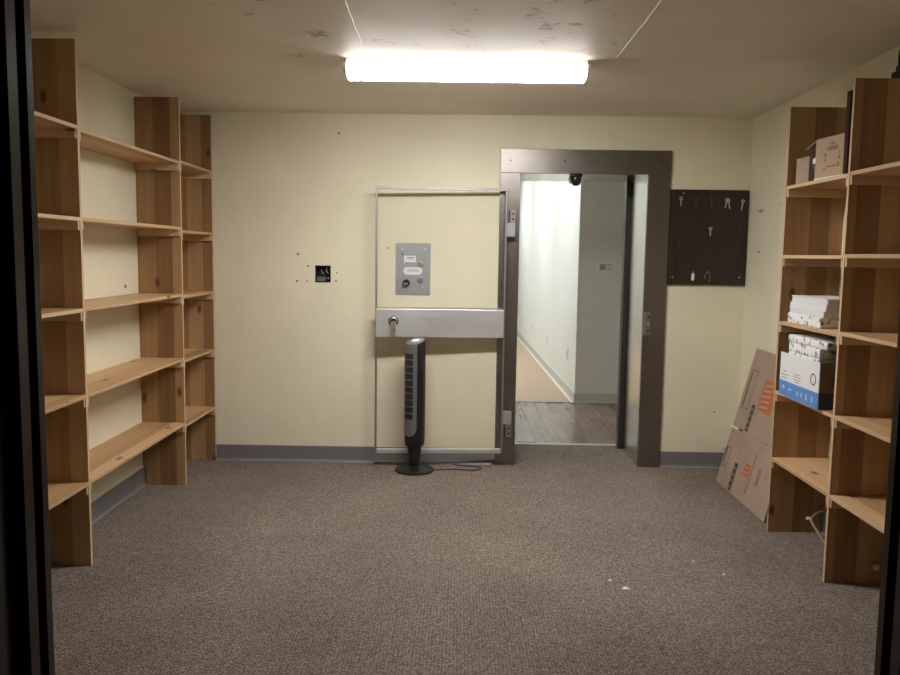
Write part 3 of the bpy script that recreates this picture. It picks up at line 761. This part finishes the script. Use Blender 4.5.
o = thing('wire_loop', 'bent dark wire loop hanging at bottom of key board', 'wire', (1.76, -.036, 1.455), rot=(0, -.05, 0))
obj('loop', tube(bmesh.new(), smooth_path([(.005, 0, -.07), (.009, 0, -.03), (0, 0, .002), (-.02, 0, -.012), (-.028, 0, -.05)], 6), .0022, 6), 'brass', o)

# ------------------------------------------------------------------ leaning flat carton
sl = math.hypot(.94, .24); ang = math.atan2(.24, .94)
# local frame: X along the wall towards the camera (world -y), Z up the slope, Y out of the sheet (to the room)
cb = bpy.data.objects.new('flattened_carton', None); COL.objects.link(cb)
ex = Vector((0, -1, 0)); ez = Vector((.24, 0, .94)).normalized(); ey = ez.cross(ex)
ori = Vector((1.776, -.372, .003))
cb.matrix_world = Matrix.Translation(ori) @ Matrix((ex, ey, ez)).transposed().to_4x4(); LOC[cb.name] = Vector((0, 0, 0))
tag(cb, 'flattened brown moving carton leaning against side wall next to pine shelving', 'cardboard')
sgn = -1.0 if ey.x > 0 else 1.0     # side that faces the room
W_ = .895
def sheet(poly, y0, y1): return prism(bmesh.new(), poly, 'y', y0 * sgn, y1 * sgn)
obj('sheet', sheet([(0, 0), (W_, 0), (W_, .414), (0.0, .414), (0.0, .405), (-.0, .3)], -.006, 0), 'card', cb)
obj('sheet', sheet([(0.0, .418), (W_, .418), (W_, .968), (.0, .968)], -.006, .001), 'card', cb)
obj('torn_flap', sheet([(-.03, .395), (.12, .400), (.115, .412), (-.03, .408)], 0.0005, .004), 'paper', cb)
obj('slot', sheet([(.12, .402), (.19, .406), (.19, .419), (.12, .414)], 0.0005, .0025), 'ink', cb)
def decal(name, u0, u1, z0, z1, m, par=cb, lift=.0018): return obj(name, sheet([(u0, z0), (u1, z0), (u1, z1), (u0, z1)], .0008, lift), m, par)
def outline(u0, u1, z0, z1, t_=.008):
    bm = bmesh.new()
    for q in (((u0, z0), (u0 + t_, z0), (u0 + t_, z1), (u0, z1)), ((u1 - t_, z0), (u1, z0), (u1, z1), (u1 - t_, z1)), ((u0 + t_, z0), (u1 - t_, z0), (u1 - t_, z0 + t_), (u0 + t_, z0 + t_)), ((u0 + t_, z1 - t_), (u1 - t_, z1 - t_), (u1 - t_, z1), (u0 + t_, z1))):
        prism(bm, q, 'y', .0008 * sgn, .0018 * sgn)
    return obj('printed_outline', bm, 'card_dark', cb)
outline(.05, .165, .552, .825); decal('printed_bar', .052, .066, .57, .80, 'ink', lift=.0024)
o1 = decal('printed_bar', .222, .272, .420, .606, 'ink')
for j in range(4): decal('printed_mark', .232, .262, .435 + j * .043, .452 + j * .043, 'card_dark', o1, .003)
o2 = decal('orange_logo', .315, .53, .588, .794, 'orange_ink')
for j in range(5):
    a = .605 + j * .036
    obj('logo_stripe', sheet([(.34, a), (.47, a + .012), (.47, a + .026), (.34, a + .012)], .0022, .003), 'card_pale', o2)
outline(.02, .105, .125, .268); decal('printed_bar', .022, .036, .15, .262, 'ink', lift=.0024)
o1 = decal('printed_bar', .235, .290, .010, .200, 'ink')
for j in range(4): decal('printed_mark', .246, .278, .026 + j * .043, .044 + j * .043, 'card_dark', o1, .003)
o2 = decal('orange_logo', .405, .495, .162, .242, 'orange_ink')
for j in range(2): obj('logo_stripe', sheet([(.42, .18 + .03 * j), (.48, .186 + .03 * j), (.48, .193 + .03 * j), (.42, .187 + .03 * j)], .0022, .003), 'card_pale', o2)
decal('printed_line', .518, .532, .063, .335, 'card_dark')
decal('printed_line', .62, .66, .15, .26, 'card_dark')

# ------------------------------------------------------------------ things on the shelves
def ream(name, label, lo, hi, m, rotz=0.0, group=None, tilt=0.0):
    c = Vector(((lo[0] + hi[0]) / 2, (lo[1] + hi[1]) / 2, lo[2])); h = Vector(hi) - Vector(lo)
    t_ = thing(name, label, 'paper ream', c, group, rot=(tilt, 0, rotz or .0001))
    if m == 'wrapper':
        obj('wrapper', box((-h.x / 2, -h.y / 2, 0), (h.x / 2, h.y / 2, h.z), .006, 2), 'wrapper', t_, True)
        obj('end_fold', sheet_tri(h), 'paper', t_)
    else:
        bm = bmesh.new(); n = 5
        for k in range(n):
            j = random.uniform(-.003, .003); j2 = random.uniform(-.004, .004)
            bx(bm, (-h.x / 2 + j, -h.y / 2 + j2, h.z * k / n), (h.x / 2 + j, h.y / 2 + j2, h.z * (k + 1) / n - .0008))
        obj('sheets', bm, 'paper', t_)
    return t_
def sheet_tri(h):
    bm = bmesh.new()
    return prism(bm, [(-h.x * .32, h.z * .15), (h.x * .32, h.z * .15), (0, h.z * .6)], 'y', -h.y / 2 - .002, -h.y / 2 + .001)
z3 = RZ[2] + .0005
ream('paper_ream', 'wrapped patterned paper ream lying directly on shelf above printed carton', (1.757, -1.905, z3), (1.985, -1.495, z3 + .056), 'wrapper')
ream('paper_stack', 'lowest loose white paper stack resting on patterned ream', (1.762, -1.925, z3 + .057), (1.985, -1.515, z3 + .083), 'paper')
ream('paper_stack', 'middle loose white paper stack above the patterned ream', (1.764, -1.935, z3 + .084), (1.985, -1.512, z3 + .114), 'paper', .01)
ream('paper_stack', 'top loose white paper stack of the pile above the patterned ream', (1.766, -1.955, z3 + .115), (1.985, -1.52, z3 + .150), 'paper', -.012)
# printed carton
z4 = RZ[3 - 2] + .0005
CX0, CX1, CY0, CY1, CH = 1.718, 1.992, -2.015, -1.535, .232
ca = thing('paper_carton', 'open white and blue printed paper carton on pine shelf holding wrapped reams', 'carton', ((CX0 + CX1) / 2, (CY0 + CY1) / 2, z4))
wt = .004
fpan = obj('front_side', box((CX0, CY0, z4), (CX0 + wt, CY1, z4 + CH)), 'carton_white', ca)
obj('back_side', box((CX1 - wt, CY0, z4), (CX1, CY1, z4 + CH)), 'card_dark', ca)
near = obj('end_side', box((CX0 + wt, CY0, z4), (CX1 - wt, CY0 + wt, z4 + CH)), 'card_dark', ca, )
near['label'] = 'brown end of the carton'
obj('end_side', box((CX0 + wt, CY1 - wt, z4), (CX1 - wt, CY1, z4 + CH)), 'card_dark', ca)
obj('bottom', box((CX0 + wt, CY0 + wt, z4), (CX1 - wt, CY1 - wt, z4 + wt)), 'card', ca)
obj('blue_band', box((CX0 - .0008, CY0, z4 + .002), (CX0 + .0002, CY1, z4 + .082)), 'blue_ink', fpan)
obj('dark_band', box((CX0 + wt, CY0 - .0008, z4 + .002), (CX1 - wt, CY0 + .0002, z4 + .082)), 'navy_ink', near)
for a, w_, zz, hh in ((.12, .05, .048, .018), (.30, .07, .045, .010), (.50, .03, .040, .022), (.60, .03, .04, .022), (.72, .035, .038, .03), (.86, .035, .038, .03)):
    y = CY1 - a * (CY1 - CY0); obj('printed_mark', box((CX0 - .0016, y - w_ * .3, z4 + zz - hh / 2), (CX0 - .0006, y + w_ * .3, z4 + zz + hh / 2)), MAT.setdefault('sky', mat('pale_blue_ink', (.42, .56, .82), .5)), fpan)
for a, w_, zz in ((.13, .05, .135), (.14, .09, .115), (.13, .07, .098), (.45, .07, .135), (.46, .10, .122), (.46, .085, .108), (.46, .06, .095)):
    y = CY1 - a * (CY1 - CY0); obj('printed_line', box((CX0 - .0008, y - w_ / 2, z4 + zz - .003), (CX0 + .0002, y + w_ / 2, z4 + zz + .003)), 'grey_ink', fpan)
bm = bmesh.new(); n = 24; yc = CY1 - .865 * (CY1 - CY0); zc = z4 + .142; rr = []
for k in range(n):
    t = 2 * math.pi * k / n
    rr.append([bm.verts.new((x, yc + r * math.cos(t) * 1.05, zc + r * math.sin(t))) for r, x in ((.030, CX0 - .001), (.024, CX0 - .001), (.024, CX0 + .0002), (.030, CX0 + .0002))])
for k in range(n):
    for i in range(4): bm.faces.new((rr[k][i], rr[k][(i + 1) % 4], rr[(k + 1) % n][(i + 1) % 4], rr[(k + 1) % n][i]))
obj('ring_logo', bm, 'ink', fpan)
for j in range(3): obj('printed_line', box((CX0 + .06, CY0 - .0008, z4 + .12 + j * .016), (CX0 + .15, CY0 + .0002, z4 + .126 + j * .016)), 'ink', near)
# reams in the carton
zr = z4 + wt + .0005
for k in range(4):
    ream('paper_ream', ['wrapped ream at the bottom inside the open carton', 'second wrapped ream from the bottom inside the open carton', 'third wrapped ream inside the open carton', 'fourth wrapped ream level with the open carton rim'][k],
         (CX0 + .03, CY0 + .09, zr + k * .0585), (CX1 - .012, CY1 - .02, zr + k * .0585 + .058), 'wrapper')
ream('paper_ream', 'wrapped patterned ream standing clear above the open carton rim', (CX0 + .032, -1.93, zr + .2345), (CX1 - .012, -1.552, zr + .285), 'wrapper', .0)
ream('paper_ream', 'topmost crooked wrapped ream on top of the carton pile', (CX0 + .034, -1.985, zr + .2865), (CX1 - .012, -1.548, zr + .325), 'wrapper', .03)

# top shelf, far bay
z5 = RZ[4] + .0005
tb = thing('cardboard_box', 'worn cardboard box with open flap and faded print on top shelf', 'box', (1.872, -1.855, z5), rot=(0, 0, R(7)))
bw, bd, bh = .18, .30, .205       # x depth, y length, height (local)
def wallbox(t_, bw, bd, bh, m, th=.004):
    a = obj('front_side', box((-bw / 2, -bd / 2, 0), (-bw / 2 + th, bd / 2, bh)), m, t_); obj('back_side', box((bw / 2 - th, -bd / 2, 0), (bw / 2, bd / 2, bh)), m, t_)
    b_ = obj('end_side', box((-bw / 2 + th, -bd / 2, 0), (bw / 2 - th, -bd / 2 + th, bh)), m, t_); obj('end_side', box((-bw / 2 + th, bd / 2 - th, 0), (bw / 2 - th, bd / 2, bh)), m, t_)
    obj('bottom', box((-bw / 2 + th, -bd / 2 + th, 0), (bw / 2 - th, bd / 2 - th, th)), m, t_)
    return a, b_
fs, es_ = wallbox(tb, bw, bd, bh, 'card_pale')
fl = obj('flap', box((-bw / 2 + .002, 0, 0), (bw / 2 - .002, .10, .004)), 'card', tb)
fl.location = (0, bd / 2, bh - .002); fl.rotation_euler = (R(-20), 0, 0); fl.location = (0, bd / 2 + .047, bh - .018)
obj('flap', box((-bw / 2 + .002, -bd / 2, bh), (bw / 2 - .002, bd / 2, bh + .004)), 'card_pale', tb)
obj('tape_edge', box((-bw / 2 - .001, -bd / 2, .001), (-bw / 2 + .0002, bd / 2, .012)), 'paper', fs)
obj('tape_edge', box((-bw / 2 - .001, -bd / 2 - .001, .06), (-bw / 2 + .0002, -bd / 2 + .010, bh)), 'paper', fs)
for (y, z, wy, wz) in ((.0, .150, .09, .020), (-.0, .172, .04, .012), (.06, .12, .016, .02), (.06, .095, .016, .014), (-.06, .10, .016, .018), (-.06, .125, .012, .012), (.0, .062, .10, .009), (.065, .05, .016, .014), (-.055, .068, .014, .02)):
    obj('printed_mark', box((-bw / 2 - .0009, y - wy / 2, z - wz / 2), (-bw / 2 + .0002, y + wy / 2, z + wz / 2)), 'card_dark', fs)
sb = thing('cardboard_box', 'small pinkish-brown cardboard box on top shelf behind the worn box', 'box', (1.865, -1.525, z5), rot=(0, 0, R(2)))
wallbox(sb, .17, .15, .135, 'card'); obj('lid', box((-.088, -.078, .135), (.088, .078, .141), .001), 'card_pale', sb)
rl_ = thing('tape_roll', 'black roll with pale speckled core between the two cardboard boxes', 'roll', (1.812, -1.642, z5), rot=(0, 0, .01))
obj('roll_body', lathe(bmesh.new(), [(.033, 0), (.034, .002), (.034, .093), (.031, .096)], (0, 0, 0), 24), 'black_plastic', rl_, True)
obj('speckled_top', lathe(bmesh.new(), [(.026, .0955), (.028, .10), (.026, .122), (.014, .128)], (0, 0, 0), 20), 'wrapper', rl_, True)
db = obj('dark_board', box((1.733, -2.126, z5), (1.90, -2.09, z5 + .375), .002), 'dark_board')
tag(db, 'tall thin dark brown board standing on top shelf against the pine upright', 'board')
# black device on the side wall above the shelving
dv = thing('wall_device', 'black rounded device with loop handle on side wall above pine shelving', 'wall device', (2.03, -2.04, 2.36))
obj('body', box((1.99, -2.13, 2.36), (xwr(-2.04) + .003, -1.965, 2.448), .012, 3), 'black_matte', dv, True)
obj('shoulder', box((2.0, -2.12, 2.446), (xwr(-2.04) + .003, -1.985, 2.475), .01, 3), 'black_matte', dv, True)
obj('loop_handle', tube(bmesh.new(), smooth_path([(2.02, -1.99, 2.46), (2.02, -1.98, 2.51), (2.02, -1.99, 2.548), (2.02, -2.02, 2.555), (2.02, -2.06, 2.545), (2.02, -2.07, 2.46)], 5), .007, 8), 'black_plastic', dv, True)

# tan cord at the foot of the shelving
cdp = smooth_path([(2.05, -1.50, .15), (1.985, -1.53, .155), (1.925, -1.56, .125), (1.925, -1.62, .09), (1.95, -1.70, .03), (1.98, -1.80, .006), (2.0, -1.95, .006)], 8)
tc = obj('tan_cord', tube(bmesh.new(), cdp, .006, 8), 'tan_cord', None, True); tag(tc, 'short tan cord curling down to the carpet under the lowest shelf', 'cord')
obj('cord_end', cyl(bmesh.new(), (1.918, -1.556, .125), (1.902, -1.556, .127), .010, .008, 10), 'white_plastic', tc)
# pale knob on the near upright face
kn = thing('cord_knob', 'round pale brass knob fixed low on the pine upright face', 'knob', (1.972, -2.1555, .092))
obj('rose', cyl(bmesh.new(), (1.972, -2.1552, .092), (1.972, -2.163, .092), .018, .015, 16), 'brass', kn, True)
bm = lathe(bmesh.new(), [(.004, -.018), (.014, -.014), (.019, -.004), (.019, .005), (.013, .014), (.004, .018)], (1.972, -2.178, .092), 16); obj('ball', bm, 'brass', kn, True)

# paper scraps on the carpet
def scrap(label, x, y, r, pts, rot):
    bm = bmesh.new()
    top = [bm.verts.new((x + r * px2 * math.cos(rot) - r * py2 * math.sin(rot), y + r * px2 * math.sin(rot) + r * py2 * math.cos(rot), .004 + r * hz)) for px2, py2, hz in pts]
    cpt = bm.verts.new((x, y, .006 + r * .5)); bot = [bm.verts.new((v.co.x, v.co.y, .001)) for v in top]
    n = len(top)
    for k in range(n): bm.faces.new((top[k], top[(k + 1) % n], cpt)); bm.faces.new((bot[k], bot[(k + 1) % n], top[(k + 1) % n], top[k]))
    bm.faces.new(bot[::-1])
    return tag(obj('paper_scrap', bm, 'paper'), label, 'paper scrap', 'paper scraps on the carpet')
shape = [(-1, -.3, .1), (-.3, -.9, .3), (.9, -.7, .05), (1.1, .2, .1), (.1, .6, .4), (-.6, .8, .1)]
scrap('largest white crumpled paper scrap on the open carpet', .757, -2.275, .018, shape, .2)
scrap('small white paper scrap beside the largest scrap on the carpet', .701, -2.176, .009, shape, 1.3)
scrap('tiny white paper scrap on the carpet, over towards pine shelving with cartons', 1.281, -2.076, .007, shape, .5)
scrap('tiny pale speck of paper on carpet between larger scrap and leaning carton', 1.176, -1.91, .005, shape, 2.0)
